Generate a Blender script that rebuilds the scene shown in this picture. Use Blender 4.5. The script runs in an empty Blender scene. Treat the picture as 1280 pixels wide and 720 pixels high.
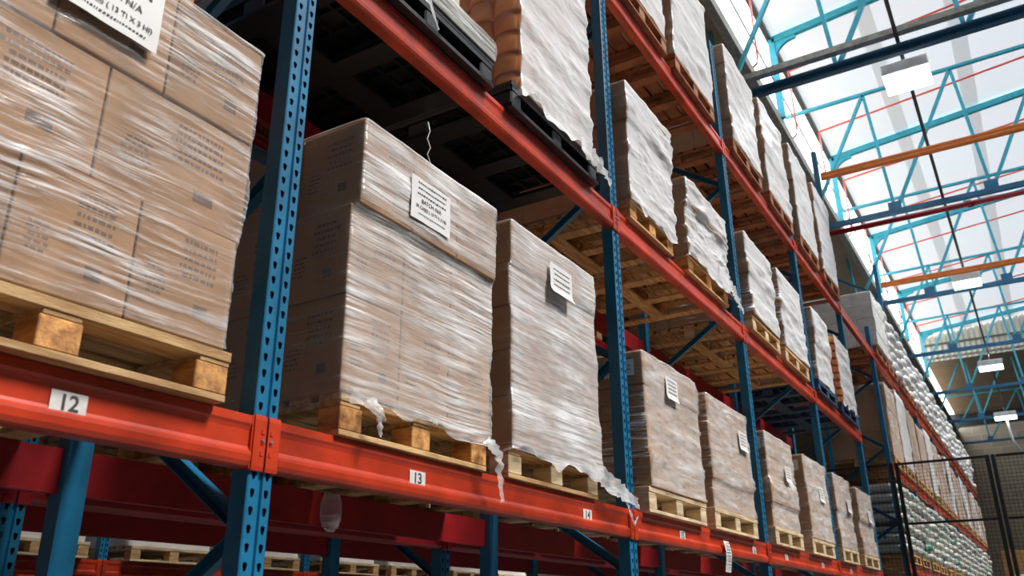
import bpy, bmesh, math, random
from mathutils import Vector, Matrix, noise

# ------------------------------------------------------------------ camera, sky, light, exposure
SC = bpy.context.scene
COL = SC.collection
cam_d = bpy.data.cameras.new('camera'); cam = bpy.data.objects.new('camera', cam_d); COL.objects.link(cam); SC.camera = cam
cam_d.sensor_width = 36; cam_d.lens = 30.0; cam_d.clip_start = 0.05; cam_d.clip_end = 300
RX = Vector((0.85605807, 0.51681808, -0.00797862)); DN = Vector((-0.19480603, 0.30830222, -0.93112854)); FW = Vector((-0.47876423, 0.79865438, 0.36460388))
m3 = Matrix((RX, -DN, -FW)).transposed()
cam.matrix_world = Matrix.Translation((1.928, -1.780, 1.548)) @ m3.to_4x4()
cam_d.dof.use_dof = True; cam_d.dof.focus_distance = 4.3; cam_d.dof.aperture_fstop = 4.0
W = bpy.data.worlds.new('sky'); SC.world = W; W.use_nodes = True
bg = W.node_tree.nodes['Background']; bg.inputs[0].default_value = (0.86, 0.92, 1.0, 1); bg.inputs[1].default_value = 3.7
sun_d = bpy.data.lights.new('sun', 'SUN'); sun = bpy.data.objects.new('sun', sun_d); COL.objects.link(sun)
sun_d.energy = 27.0; sun_d.angle = math.radians(14); sun_d.color = (1.0, .96, .90)
sun.rotation_euler = Vector((1.0, .30, 1.35)).to_track_quat('Z', 'Y').to_euler(); sun.location = (10, 5, 30)
SC.view_settings.view_transform = 'Standard'; SC.view_settings.look = 'None'
SC.view_settings.exposure = 0.17; SC.view_settings.gamma = 1; SC.view_settings.use_curve_mapping = False
SC.cycles.max_bounces = 8; SC.cycles.diffuse_bounces = 4; SC.cycles.glossy_bounces = 3
SC.cycles.transparent_max_bounces = 16; SC.cycles.transmission_bounces = 4
SC.cycles.caustics_reflective = False; SC.cycles.caustics_refractive = False
SC.cycles.sample_clamp_indirect = 6

# ------------------------------------------------------------------ measures (metres)
B = 2.7                                    # bay length along the rack
L1, L2, L3 = 2.12, 3.974, 5.845            # tops of the beam levels
FLOOR = 0.0

# ------------------------------------------------------------------ materials
MATS = {}
def mat(name, col, rough=.6, metal=0, var=0.0, vscale=8.0, bump=0.0, bscale=40.0, stretch=(1, 1, 1), col2=None, spec=.5, emit=None):
    m = bpy.data.materials.new(name); m.use_nodes = True; nt = m.node_tree; p = nt.nodes['Principled BSDF']
    p.inputs['Base Color'].default_value = (*col, 1); p.inputs['Roughness'].default_value = rough; p.inputs['Metallic'].default_value = metal
    p.inputs['Specular IOR Level'].default_value = spec
    if emit: p.inputs['Emission Color'].default_value = (*emit[0], 1); p.inputs['Emission Strength'].default_value = emit[1]
    if var or bump:
        tc = nt.nodes.new('ShaderNodeTexCoord'); mp = nt.nodes.new('ShaderNodeMapping'); mp.inputs['Scale'].default_value = stretch
        nt.links.new(tc.outputs['Object'], mp.inputs['Vector'])
        oi = nt.nodes.new('ShaderNodeObjectInfo'); ad = nt.nodes.new('ShaderNodeVectorMath'); ad.operation = 'ADD'
        ml = nt.nodes.new('ShaderNodeMath'); ml.operation = 'MULTIPLY'; ml.inputs[1].default_value = 37.0
        nt.links.new(oi.outputs['Random'], ml.inputs[0]); nt.links.new(mp.outputs[0], ad.inputs[0]); nt.links.new(ml.outputs[0], ad.inputs[1])
    if var:
        n = nt.nodes.new('ShaderNodeTexNoise'); n.inputs['Scale'].default_value = vscale; n.inputs['Detail'].default_value = 5
        nt.links.new(ad.outputs[0], n.inputs['Vector'])
        mx = nt.nodes.new('ShaderNodeMix'); mx.data_type = 'RGBA'
        c2 = col2 if col2 else tuple(c * (1 - var) for c in col)
        mx.inputs['A'].default_value = (*c2, 1); mx.inputs['B'].default_value = (*[min(1, c * (1 + .35 * var)) for c in col], 1)
        mr = nt.nodes.new('ShaderNodeMapRange'); mr.inputs[1].default_value = .35; mr.inputs[2].default_value = .65
        nt.links.new(n.outputs['Fac'], mr.inputs[0]); nt.links.new(mr.outputs[0], mx.inputs['Factor'])
        hs = nt.nodes.new('ShaderNodeHueSaturation'); rv = nt.nodes.new('ShaderNodeMapRange'); rv.inputs[3].default_value = 1 - .35 * var; rv.inputs[4].default_value = 1 + .25 * var
        nt.links.new(oi.outputs['Random'], rv.inputs[0]); nt.links.new(rv.outputs[0], hs.inputs['Value'])
        nt.links.new(mx.outputs['Result'], hs.inputs['Color']); nt.links.new(hs.outputs[0], p.inputs['Base Color'])
    if bump:
        n2 = nt.nodes.new('ShaderNodeTexNoise'); n2.inputs['Scale'].default_value = bscale; n2.inputs['Detail'].default_value = 3
        nt.links.new(ad.outputs[0], n2.inputs['Vector']); bp = nt.nodes.new('ShaderNodeBump'); bp.inputs['Strength'].default_value = bump
        bp.inputs['Distance'].default_value = .01
        nt.links.new(n2.outputs['Fac'], bp.inputs['Height']); nt.links.new(bp.outputs[0], p.inputs['Normal'])
    MATS[name] = m; return m

def film_mat(name, base, streak, tint=(.93, .93, .95), horiz=75., patch=3., bumpd=.005, rough=.16, thr=(.5, .72), pmin=.25):
    """stretch film: clear plastic crossed by fine, nearly level wrinkles that scatter white"""
    m = bpy.data.materials.new(name); m.use_nodes = True; nt = m.node_tree; N = nt.nodes; L = nt.links
    p = N['Principled BSDF']; out = N['Material Output']
    p.inputs['Base Color'].default_value = (*tint, 1); p.inputs['Roughness'].default_value = rough; p.inputs['Specular IOR Level'].default_value = .8; p.inputs['IOR'].default_value = 1.65
    tr = N.new('ShaderNodeBsdfTransparent'); tr.inputs[0].default_value = (.97, .965, .96, 1)
    tc = N.new('ShaderNodeTexCoord'); oi = N.new('ShaderNodeObjectInfo')
    ml = N.new('ShaderNodeMath'); ml.operation = 'MULTIPLY'; ml.inputs[1].default_value = 53.; L.new(oi.outputs['Random'], ml.inputs[0])
    ad = N.new('ShaderNodeVectorMath'); ad.operation = 'ADD'; L.new(tc.outputs['Object'], ad.inputs[0]); L.new(ml.outputs[0], ad.inputs[1])
    warp = N.new('ShaderNodeTexNoise'); warp.inputs['Scale'].default_value = 2.2; warp.inputs['Detail'].default_value = 1
    L.new(ad.outputs[0], warp.inputs['Vector'])
    wv = N.new('ShaderNodeVectorMath'); wv.operation = 'SCALE'; wv.inputs['Scale'].default_value = .03; L.new(warp.outputs['Color'], wv.inputs[0])
    a2 = N.new('ShaderNodeVectorMath'); a2.operation = 'ADD'; L.new(ad.outputs[0], a2.inputs[0]); L.new(wv.outputs[0], a2.inputs[1])
    outs = []
    for ang, sc_ in ((.07, horiz), (-.13, horiz * .6)):
        mp = N.new('ShaderNodeMapping'); mp.inputs['Rotation'].default_value = (ang, ang * .3, 0); mp.inputs['Scale'].default_value = (2.2, 2.2, sc_)
        L.new(a2.outputs[0], mp.inputs['Vector'])
        n = N.new('ShaderNodeTexNoise'); n.inputs['Scale'].default_value = 1.; n.inputs['Detail'].default_value = 4; n.inputs['Roughness'].default_value = .65
        L.new(mp.outputs[0], n.inputs['Vector']); outs.append(n.outputs['Fac'])
    mxm = N.new('ShaderNodeMath'); mxm.operation = 'MAXIMUM'; L.new(outs[0], mxm.inputs[0]); L.new(outs[1], mxm.inputs[1])
    mr = N.new('ShaderNodeMapRange'); mr.inputs[1].default_value = thr[0]; mr.inputs[2].default_value = thr[1]; L.new(mxm.outputs[0], mr.inputs[0])
    pn = N.new('ShaderNodeTexNoise'); pn.inputs['Scale'].default_value = patch; pn.inputs['Detail'].default_value = 3; L.new(ad.outputs[0], pn.inputs['Vector'])
    pr = N.new('ShaderNodeMapRange'); pr.inputs[1].default_value = .38; pr.inputs[2].default_value = .62; pr.inputs[3].default_value = pmin; L.new(pn.outputs['Fac'], pr.inputs[0])
    mu = N.new('ShaderNodeMath'); mu.operation = 'MULTIPLY'; L.new(mr.outputs[0], mu.inputs[0]); L.new(pr.outputs[0], mu.inputs[1])
    fa = N.new('ShaderNodeMath'); fa.operation = 'MULTIPLY_ADD'; fa.inputs[1].default_value = streak; fa.inputs[2].default_value = base; fa.use_clamp = True
    L.new(mu.outputs[0], fa.inputs[0])
    fr = N.new('ShaderNodeLayerWeight'); fr.inputs['Blend'].default_value = .25
    f2 = N.new('ShaderNodeMath'); f2.operation = 'MULTIPLY_ADD'; f2.inputs[1].default_value = .45; f2.use_clamp = True
    L.new(fr.outputs['Facing'], f2.inputs[0]); L.new(fa.outputs[0], f2.inputs[2])
    bp = N.new('ShaderNodeBump'); bp.inputs['Strength'].default_value = .8; bp.inputs['Distance'].default_value = bumpd
    L.new(mxm.outputs[0], bp.inputs['Height']); L.new(bp.outputs[0], p.inputs['Normal'])
    mix = N.new('ShaderNodeMixShader'); L.new(f2.outputs[0], mix.inputs[0]); L.new(tr.outputs[0], mix.inputs[1]); L.new(p.outputs[0], mix.inputs[2])
    L.new(mix.outputs[0], out.inputs[0]); MATS[name] = m; return m

mat('blue_paint', (.010, .165, .33), .38, var=.25, vscale=6, spec=.6)
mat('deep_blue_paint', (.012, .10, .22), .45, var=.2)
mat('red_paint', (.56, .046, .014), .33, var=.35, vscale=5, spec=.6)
mat('shade_and_pipe_red', (.30, .008, .014), .4, var=.2)  # red darkened to carry the shade on rear beams; also colours one pipe
mat('orange_paint', (.98, .27, .05), .4, var=.15)
mat('red_pipe', (.85, .09, .06), .4)
mat('cyan_paint', (.05, .50, .66), .45, var=.15)
mat('steel', (.55, .56, .58), .35, .9)
mat('grey_steel', (.34, .34, .31), .5, .3, var=.3)
mat('dark_steel', (.035, .045, .05), .5, .2, var=.2)
mat('black_steel', (.012, .012, .014), .45)
mat('cardboard', (.41, .225, .105), .75, var=.22, vscale=5, bump=.15, bscale=120, stretch=(1, 1, .3))
mat('tan_cardboard', (.48, .28, .145), .75, var=.2, vscale=5, bump=.15, bscale=120)
mat('pale_cardboard', (.62, .56, .47), .75, var=.15, vscale=5)
mat('orange_cardboard', (.62, .33, .12), .75, var=.15, vscale=5)
mat('white_carton', (.78, .78, .76), .7, var=.15, vscale=6)
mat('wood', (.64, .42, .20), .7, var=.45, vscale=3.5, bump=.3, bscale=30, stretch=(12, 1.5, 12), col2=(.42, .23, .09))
mat('block_wood', (.72, .36, .11), .7, var=.45, vscale=9, bump=.3, bscale=30, stretch=(1, 3, 3), col2=(.36, .15, .05))
mat('pale_wood', (.74, .57, .36), .7, var=.35, vscale=4, bump=.2, bscale=30, stretch=(1.5, 1.5, 8))
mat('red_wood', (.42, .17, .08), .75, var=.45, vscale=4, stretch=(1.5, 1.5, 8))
mat('black_plastic', (.012, .016, .02), .4, spec=.6)
mat('blue_plastic', (.03, .075, .16), .45, spec=.6, var=.2)
mat('paper', (.80, .80, .81), .55, var=.05)
mat('ink', (.06, .05, .055), .7)
mat('carton_ink', (.17, .10, .075), .8)
mat('number_plate', (.74, .73, .72), .5, var=.15, vscale=30)
mat('terracotta', (.98, .34, .07), .65, var=.3, vscale=6)
mat('concrete', (.13, .128, .122), .7, var=.25, vscale=1.5)
mat('tan_ceiling', (.36, .29, .21), .85, var=.15, vscale=1)
mat('plaster', (.17, .155, .135), .85, var=.1)
mat('grey_strip', (.6, .62, .6), .7)
mat('milky_plastic', (.80, .80, .82), .3, spec=.7, bump=.4, bscale=12)
mat('lamp_glow', (1, 1, 1), .5, emit=((.93, .96, 1.), 6.))
film_mat('film_clear', .02, .95, thr=(.525, .66), patch=2.2, pmin=.04)
film_mat('film_pack', .14, .60, horiz=20., thr=(.48, .68), bumpd=.008)
film_mat('film_dense', .22, .75, thr=(.44, .66), tint=(.86, .86, .89))
film_mat('film_side', .04, .30, thr=(.54, .78), patch=2)
film_mat('film_front', .10, .85, thr=(.46, .68))
film_mat('film_milky_glare', .62, .36, horiz=14., bumpd=.012, rough=.3, tint=(.80, .80, .82))  # roof glare on load fronts put into the white; also plain white wrap
film_mat('film_tail', .30, .60, horiz=30.)

def brick_mat():
    m = bpy.data.materials.new('brick'); m.use_nodes = True; nt = m.node_tree; p = nt.nodes['Principled BSDF']
    tc = nt.nodes.new('ShaderNodeTexCoord'); sp = nt.nodes.new('ShaderNodeSeparateXYZ'); cb = nt.nodes.new('ShaderNodeCombineXYZ')
    ad = nt.nodes.new('ShaderNodeMath'); nt.links.new(tc.outputs['Object'], sp.inputs[0]); nt.links.new(sp.outputs[0], ad.inputs[0]); nt.links.new(sp.outputs[1], ad.inputs[1])
    nt.links.new(ad.outputs[0], cb.inputs[0]); nt.links.new(sp.outputs[2], cb.inputs[1])
    b = nt.nodes.new('ShaderNodeTexBrick'); b.inputs['Scale'].default_value = 1.; b.inputs['Brick Width'].default_value = .9; b.inputs['Row Height'].default_value = .42
    b.inputs['Mortar Size'].default_value = .03; b.inputs['Color1'].default_value = (.72, .60, .45, 1); b.inputs['Color2'].default_value = (.60, .49, .36, 1); b.inputs['Mortar'].default_value = (.78, .68, .54, 1)
    nt.links.new(cb.outputs[0], b.inputs['Vector']); nt.links.new(b.outputs['Color'], p.inputs['Base Color']); p.inputs['Roughness'].default_value = .9
    MATS['brick'] = m
brick_mat()
def corr_mat():
    m = bpy.data.materials.new('corrugated'); m.use_nodes = True; nt = m.node_tree; p = nt.nodes['Principled BSDF']
    p.inputs['Base Color'].default_value = (.62, .60, .52, 1); p.inputs['Roughness'].default_value = .6; MATS['corrugated'] = m
corr_mat()
def roof_mat(name, clear, tint):
    """translucent roof sheet: lets daylight straight through and scatters part of it"""
    m = bpy.data.materials.new(name); m.use_nodes = True; nt = m.node_tree; N = nt.nodes
    N.remove(N['Principled BSDF'])
    t = N.new('ShaderNodeBsdfTransparent'); t.inputs[0].default_value = (*tint, 1)
    d = N.new('ShaderNodeBsdfDiffuse'); d.inputs[0].default_value = (.75, .77, .77, 1)
    mx = N.new('ShaderNodeMixShader'); mx.inputs[0].default_value = 1 - clear
    nt.links.new(t.outputs[0], mx.inputs[1]); nt.links.new(d.outputs[0], mx.inputs[2]); nt.links.new(mx.outputs[0], N['Material Output'].inputs[0]); MATS[name] = m
roof_mat('roof_sheet', .17, (1., 1., 1.)); roof_mat('glazing', .9, (.98, .99, 1.)); roof_mat('roof_strip', .10, (1, 1, 1))
def sack_mat(name, base):
    m = bpy.data.materials.new(name); m.use_nodes = True; nt = m.node_tree; N = nt.nodes; L = nt.links; p = N['Principled BSDF']
    tc = N.new('ShaderNodeTexCoord'); oi = N.new('ShaderNodeObjectInfo'); ml = N.new('ShaderNodeMath'); ml.operation = 'MULTIPLY'; ml.inputs[1].default_value = 91.; L.new(oi.outputs['Random'], ml.inputs[0])
    ad = N.new('ShaderNodeVectorMath'); L.new(tc.outputs['Object'], ad.inputs[0]); L.new(ml.outputs[0], ad.inputs[1])
    v = N.new('ShaderNodeTexNoise'); v.inputs['Scale'].default_value = 6.; v.inputs['Detail'].default_value = 0; L.new(ad.outputs[0], v.inputs['Vector'])
    r = N.new('ShaderNodeMapRange'); r.inputs[1].default_value = .675; r.inputs[2].default_value = .69; L.new(v.outputs['Fac'], r.inputs[0])
    mx = N.new('ShaderNodeMix'); mx.data_type = 'RGBA'; mx.inputs['A'].default_value = (*base, 1); mx.inputs['B'].default_value = (.05, .33, .2, 1)
    L.new(r.outputs[0], mx.inputs['Factor']); L.new(mx.outputs['Result'], p.inputs['Base Color']); p.inputs['Roughness'].default_value = .4; MATS[name] = m
sack_mat('printed_sack', (.60, .59, .56))
def mesh_mat():
    """welded wire: thin wires with open air between them"""
    m = bpy.data.materials.new('wire_mesh'); MATS['wire_mesh'] = m
    m.use_nodes = True; m.node_tree.nodes['Principled BSDF'].inputs['Base Color'].default_value = (.02, .02, .022, 1)
mesh_mat()

# ------------------------------------------------------------------ mesh helpers
def box(bm, x0, x1, y0, y1, z0, z1, mi=0):
    vs = [bm.verts.new(p) for p in ((x0, y0, z0), (x1, y0, z0), (x1, y1, z0), (x0, y1, z0), (x0, y0, z1), (x1, y0, z1), (x1, y1, z1), (x0, y1, z1))]
    for f in ((0, 3, 2, 1), (4, 5, 6, 7), (0, 1, 5, 4), (1, 2, 6, 5), (2, 3, 7, 6), (3, 0, 4, 7)):
        fc = bm.faces.new([vs[i] for i in f]); fc.material_index = mi
def bar(bm, a, b, w, h, up=(0, 0, 1), mi=0):
    a = Vector(a); b = Vector(b); d = (b - a).normalized(); u = Vector(up)
    if abs(d.dot(u)) > .98: u = Vector((1, 0, 0))
    s = d.cross(u).normalized(); t = s.cross(d)
    r = [[bm.verts.new(p + s * i * w / 2 + t * j * h / 2) for i, j in ((-1, -1), (1, -1), (1, 1), (-1, 1))] for p in (a, b)]
    for k in range(4):
        f = bm.faces.new((r[0][k], r[0][(k + 1) % 4], r[1][(k + 1) % 4], r[1][k])); f.material_index = mi
    bm.faces.new(r[0][::-1]).material_index = mi; bm.faces.new(r[1]).material_index = mi
def tube(bm, pts, r, n=8):
    pts = [Vector(p) for p in pts]; rings = []
    for i, p in enumerate(pts):
        d = (pts[min(i + 1, len(pts) - 1)] - pts[max(i - 1, 0)]).normalized(); u = Vector((0, 0, 1)) if abs(d.z) < .95 else Vector((1, 0, 0))
        s = d.cross(u).normalized(); t = s.cross(d)
        rings.append([bm.verts.new(p + (s * math.cos(2 * math.pi * k / n) + t * math.sin(2 * math.pi * k / n)) * r) for k in range(n)])
    for a, b in zip(rings, rings[1:]):
        for k in range(n):
            f = bm.faces.new((a[k], a[(k + 1) % n], b[(k + 1) % n], b[k])); f.smooth = True
    bm.faces.new(rings[0][::-1]); bm.faces.new(rings[-1])
def prism(bm, prof, y0, y1):
    """extrude an (x, z) outline along y"""
    a = [bm.verts.new((x, y0, z)) for x, z in prof]; b = [bm.verts.new((x, y1, z)) for x, z in prof]; n = len(prof)
    for i in range(n): bm.faces.new((a[i], a[(i + 1) % n], b[(i + 1) % n], b[i]))
    bm.faces.new(a[::-1]); bm.faces.new(b)
def me(bm, name, mats, bevel=0, seg=1):
    if bevel: bmesh.ops.bevel(bm, geom=bm.edges[:], offset=bevel, segments=seg, affect='EDGES', profile=.5)
    bmesh.ops.recalc_face_normals(bm, faces=bm.faces)
    m = bpy.data.meshes.new(name); bm.to_mesh(m); bm.free()
    for k in (mats if isinstance(mats, (list, tuple)) else [mats]): m.materials.append(MATS[k])
    return m
def ob(name, m, parent=None, loc=(0, 0, 0), rz=0):
    o = bpy.data.objects.new(name, m); COL.objects.link(o); o.location = loc; o.rotation_euler = (0, 0, rz)
    if parent: o.parent = parent
    return o
def tag(o, label=None, cat=None, group=None, kind=None):
    if label:
        o['label'] = label
        n = len(label.replace('-', ' ').split())
        if n > 16 or n < 4: print('LABELLEN', n, label)
    if cat: o['category'] = cat
    if group: o['group'] = group
    if kind: o['kind'] = kind
    return o
def thing(name, label, cat, loc, group=None): return tag(ob(name, None, None, loc), label, cat, group)
def struct(name, bm, m): return tag(ob(name, me(bm, name, m)), kind='structure')
CACHE = {}
def cached(key, fn):
    if key not in CACHE: CACHE[key] = fn()
    return CACHE[key]
def text_mesh(body, size, m, align='CENTER', bold=0.0):
    c = bpy.data.curves.new('t', 'FONT'); c.body = body; c.size = size; c.align_x = align; c.align_y = 'CENTER'; c.offset = bold; c.extrude = .0003
    t = bpy.data.objects.new('t', c); COL.objects.link(t); dg = bpy.context.evaluated_depsgraph_get()
    r = bpy.data.meshes.new_from_object(t.evaluated_get(dg)); bpy.data.objects.remove(t); r.materials.clear(); r.materials.append(MATS[m])
    return r
ORD = ['first', 'second', 'third', 'fourth', 'fifth', 'sixth', 'seventh', 'eighth', 'ninth', 'tenth', 'eleventh', 'twelfth', 'thirteenth', 'fourteenth', 'fifteenth', 'sixteenth']

# ------------------------------------------------------------------ the building
XA, ZA, ZB = -1.35, 11.85, 14.15            # foot and head of the upright glazing strip above the rack
SL = .105                                   # roof rise towards the right
def roof_z(x): return ZB + SL * (x - XA)
YE, YW = 42.2, 56.0; XR, XL = 20.0, -11.0; YB = -9.0; YR = -5.0
bm = bmesh.new(); box(bm, XL, XR, YB, YW, -.2, 0); struct('floor', bm, 'concrete')
def slab(bm, x0, x1, y0, y1, zf, th=.04):
    vs = [bm.verts.new((x, y, zf(x) + dz)) for dz in (0, th) for x, y in ((x0, y0), (x1, y0), (x1, y1), (x0, y1))]
    for f in ((0, 3, 2, 1), (4, 5, 6, 7), (0, 1, 5, 4), (1, 2, 6, 5), (2, 3, 7, 6), (3, 0, 4, 7)): bm.faces.new([vs[i] for i in f])
strips = [.50, 2.30, 4.1, 5.9, 7.7, 9.5, 11.3, 13.1, 14.9, 16.7, 18.5]
bm = bmesh.new(); px = XA
for s in strips + [XR]:
    a, b = px, s
    vs = [bm.verts.new((x, y, roof_z(x))) for x, y in ((a, YR), (b, YR), (b, YE), (a, YE))]; bm.faces.new(vs)
    px = s + .36
struct('ceiling', bm, 'roof_sheet')
bm = bmesh.new()
for s in strips: v_ = [bm.verts.new((x, y, roof_z(x))) for x, y in ((s, YR), (s + .36, YR), (s + .36, YE), (s, YE))]; bm.faces.new(v_)
tag(ob('trim_1', me(bm, 'trim_1', 'roof_strip')), kind='structure')
bm = bmesh.new(); slab(bm, XL, XA, YB, YW, lambda x: ZA + .12 + (x - XA) * .12, .1); struct('ceiling_left', bm, 'tan_ceiling')
bm = bmesh.new(); slab(bm, XA, XR, YB, YR, roof_z, .1); struct('ceiling_added_shade', bm, 'tan_ceiling')  # unseen opaque roof behind the camera, added to darken the near-facing sides
bm = bmesh.new(); slab(bm, XA, XR, YE, YW, lambda x: 13.05, .1); struct('ceiling_back', bm, 'tan_ceiling')
# the glazing strip between the two roofs, its sill beam, mid rail and gutter
bm = bmesh.new(); vs = [bm.verts.new(p) for p in ((XA, YB, ZA), (XA, YE, ZA), (XA, YE, ZB), (XA, YB, ZB))]; bm.faces.new(vs); struct('window_1', bm, 'glazing')
bm = bmesh.new(); box(bm, XA - .1, XA + .06, YB, YW, ZA - .12, ZA + .12); struct('trim_2', bm, 'grey_steel')
bm = bmesh.new(); box(bm, XA - .04, XA + .07, YB, YE, ZB - .09, ZB + .06); struct('trim_3', bm, 'dark_steel')
bm = bmesh.new(); box(bm, XA - .01, XA + .02, YB, YE, ZA + 1.1, ZA + 1.125); struct('trim_4', bm, 'grey_steel')
# walls
bm = bmesh.new(); box(bm, XL, XR, YW, YW + .3, 0, 12.9); struct('wall_back', bm, 'brick')
bm = bmesh.new(); box(bm, XL, XR, YW - .1, YW + .3, 12.3, 13.1); struct('trim_5', bm, 'dark_steel')
bm = bmesh.new()
n = 150; x = XA
prev = None
for i in range(n * 4):
    xx = XA + .06 * i; yy = YE + (.035 if (i // 2) % 2 else 0)
    if xx > XR: break
    v = (bm.verts.new((xx, yy, 12.95)), bm.verts.new((xx, yy, roof_z(xx) + .02)))
    if prev: bm.faces.new((prev[0], v[0], v[1], prev[1]))
    prev = v
struct('wall_back_upper', bm, 'corrugated')
bm = bmesh.new(); box(bm, XA, XR, YE - .07, YE, 13.72, 13.80); struct('trim_6', bm, 'plaster')
bm = bmesh.new(); box(bm, XL - .3, XL, YB, YW, 0, 11.0); struct('wall_left', bm, 'brick')
bm = bmesh.new(); box(bm, XR, XR + .3, YB, YW, 0, 17); struct('wall_right', bm, 'plaster')
bm = bmesh.new(); box(bm, XL, XR, YB - .3, YB, 0, 17); struct('wall_front', bm, 'plaster')

# roof trusses: a lattice every 6.4 m, lower chord 10.3 m up
TW = [(-1.0 + 0) for _ in ()]
bots = [.43 + 1.98 * j for j in range(-1, 10)]; tops = [.18 + 1.95 * j for j in range(-1, 10)]
place_words = ['nearest', 'second', 'third', 'fourth', 'fifth', 'sixth', 'farthest']
for k in range(7):
    Y = 11.6 + 6.4 * k; zt = 13.55; zb = 10.3
    if k == 6: zt = 12.9
    t = thing('roof_truss', f'{"nearest" if k == 0 else ("farthest" if k == 6 else place_words[k] + " nearest")} blue lattice roof truss crossing high above the aisle', 'roof truss', (0, Y, zb), 'lattice trusses across the aisle')
    bm = bmesh.new()
    box(bm, -6.4 if k else -1.3, XR, -.05, .05, -.06, .06)
    if k == 0: box(bm, -1.3, XR, -.16, -.06, .02, .05)
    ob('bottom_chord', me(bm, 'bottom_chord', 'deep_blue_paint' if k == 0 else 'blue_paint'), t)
    bm = bmesh.new(); bar(bm, (-1.7, 0, zt - zb), (XR, 0, zt - zb + .35 * (k < 6)), .09, .07); ob('top_chord', me(bm, 'top_chord', 'cyan_paint'), t)
    def ztop(x): return zt - zb + (.35 * (x + 1.7) / (XR + 1.7) if k < 6 else 0)
    webs = []
    for j in range(10):
        webs.append(((bots[j], 0, 0), (tops[j], 0, ztop(tops[j])))); webs.append(((bots[j], 0, 0), (tops[j + 1], 0, ztop(tops[j + 1]))))
    for a, b in webs:
        bm = bmesh.new(); bar(bm, a, b, .07, .08, (0, 1, 0)); ob('web', me(bm, 'web', 'cyan_paint'), t)
    if k:
        for j in range(1, 4):
            bm = bmesh.new(); box(bm, bots[j] - .14, bots[j] + .14, -.055, -.045, .0, .24); ob('gusset', me(bm, 'gusset', 'blue_paint'), t)
# rafters with haunch and post at the glazing strip
for k in range(5):
    Y = 15.35 + 6.4 * k
    t = thing('roof_rafter', f'{place_words[k] if k == 0 else ORD[k] + " nearest"} bright cyan sloping rafter with curved haunch under the roof', 'rafter', (XA, Y, ZB), 'cyan rafters under the roof')
    bm = bmesh.new(); bar(bm, (.08, 0, -.12), (XR - XA, 0, -.12 + SL * (XR - XA)), .12, .16); ob('beam', me(bm, 'beam', 'cyan_paint'), t)
    bm = bmesh.new(); box(bm, .0, .14, -.06, .06, ZA - ZB + .1, -.1); ob('post', me(bm, 'post', 'cyan_paint'), t)
    bm = bmesh.new(); prof = [(.1, -.15)] + [(.1 + .55 * (1 - math.cos(a)) , -.2 - .55 * (1 - math.sin(a))) for a in [i * math.pi / 2 / 8 for i in range(9)]]
    prof = [(.1, -.16), (.1, -.75)] + [(.1 + .5 * (1 - math.cos(i * math.pi / 16)), -.75 + .52 * math.sin(i * math.pi / 16)) for i in range(1, 9)] + [(.62, -.12)]
    prism(bm, prof, -.04, .04); ob('haunch', me(bm, 'haunch', 'cyan_paint'), t)
# red sprinkler pipes under the roof
for k in range(9):
    Y = 13.2 + 3.2 * k
    bm = bmesh.new(); dz = -.35
    tube(bm, [(XR, Y, roof_z(XR) + dz), (XA + .16, Y, ZB + dz)], .026, 6)
    tube(bm, [(XA + .16, Y, ZB + dz), (XA + .16, Y, ZA + .35), (XA + .13, Y, ZA + .2), (XA - .05, Y, ZA + .08)], .022, 6)
    tag(ob('sprinkler_pipe', me(bm, 'sprinkler_pipe', 'red_pipe')), f'thin red sprinkler pipe under the roof, {ORD[k]} from the near end', 'pipe', 'thin red pipes under the roof')
bm = bmesh.new(); tube(bm, [(-3, 17.75, 10.0), (XR, 17.75, 10.0)], .062, 12)
for x in (1.93, 6): tube(bm, [(x - .06, 17.75, 10.0), (x + .06, 17.75, 10.0)], .085, 12)
tag(ob('sprinkler_pipe', me(bm, 'sprinkler_pipe', 'shade_and_pipe_red')), 'thick crimson pipe with couplings hanging just below the second blue lower chord', 'pipe')
bm = bmesh.new(); box(bm, -1.9, XR, 11.30, 11.44, 10.47, 10.58); tag(ob('cable_tray', me(bm, 'cable_tray', 'grey_steel')), 'long grey cable tray running beside the nearest dark blue lower chord', 'cable tray')
# lamp rail along the aisle with box lamps
bm = bmesh.new(); box(bm, 1.40, 1.46, 5.0, 50.5, 10.40, 10.46); tag(ob('lamp_rail', me(bm, 'lamp_rail', 'dark_steel')), 'long thin dark rail above the aisle carrying the white box lamps', 'rail')
for k, (Y, s) in enumerate(((12.3, .40), (23.5, .38), (32.3, .42), (42.0, .48))):
    t = thing('high_bay_lamp', f'white glowing box lamp hung above the aisle, {["nearest","second nearest","third nearest","farthest"][k]} of four', 'lamp', (1.43, Y, [10.22, 10.22, 9.95, 9.98][k]), 'white box lamps above the aisle')
    bm = bmesh.new(); box(bm, -s * .9, s * .9, -s * .8, s * .8, -.10, -.07); ob('diffuser', me(bm, 'diffuser', 'lamp_glow'), t)
    bm = bmesh.new(); box(bm, -s * .92, s * .92, -s * .82, s * .82, -.07, .14); ob('housing', me(bm, 'housing', 'white_carton', .015), t)
    bm = bmesh.new(); tube(bm, [(0, 0, .14), (0, 0, max(.1, 10.40 - [10.22, 10.22, 9.95, 9.98][k]))], .012, 6); ob('hanger', me(bm, 'hanger', 'steel'), t)
bm = bmesh.new(); tube(bm, [(.02, 0, -.09), (.04, 0, -.58), (.09, 0, -1.1), (.32, 0, -1.6)], .06, 6)
ob('dangling_cable', me(bm, 'dangling_cable', 'white_carton'), t)

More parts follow.
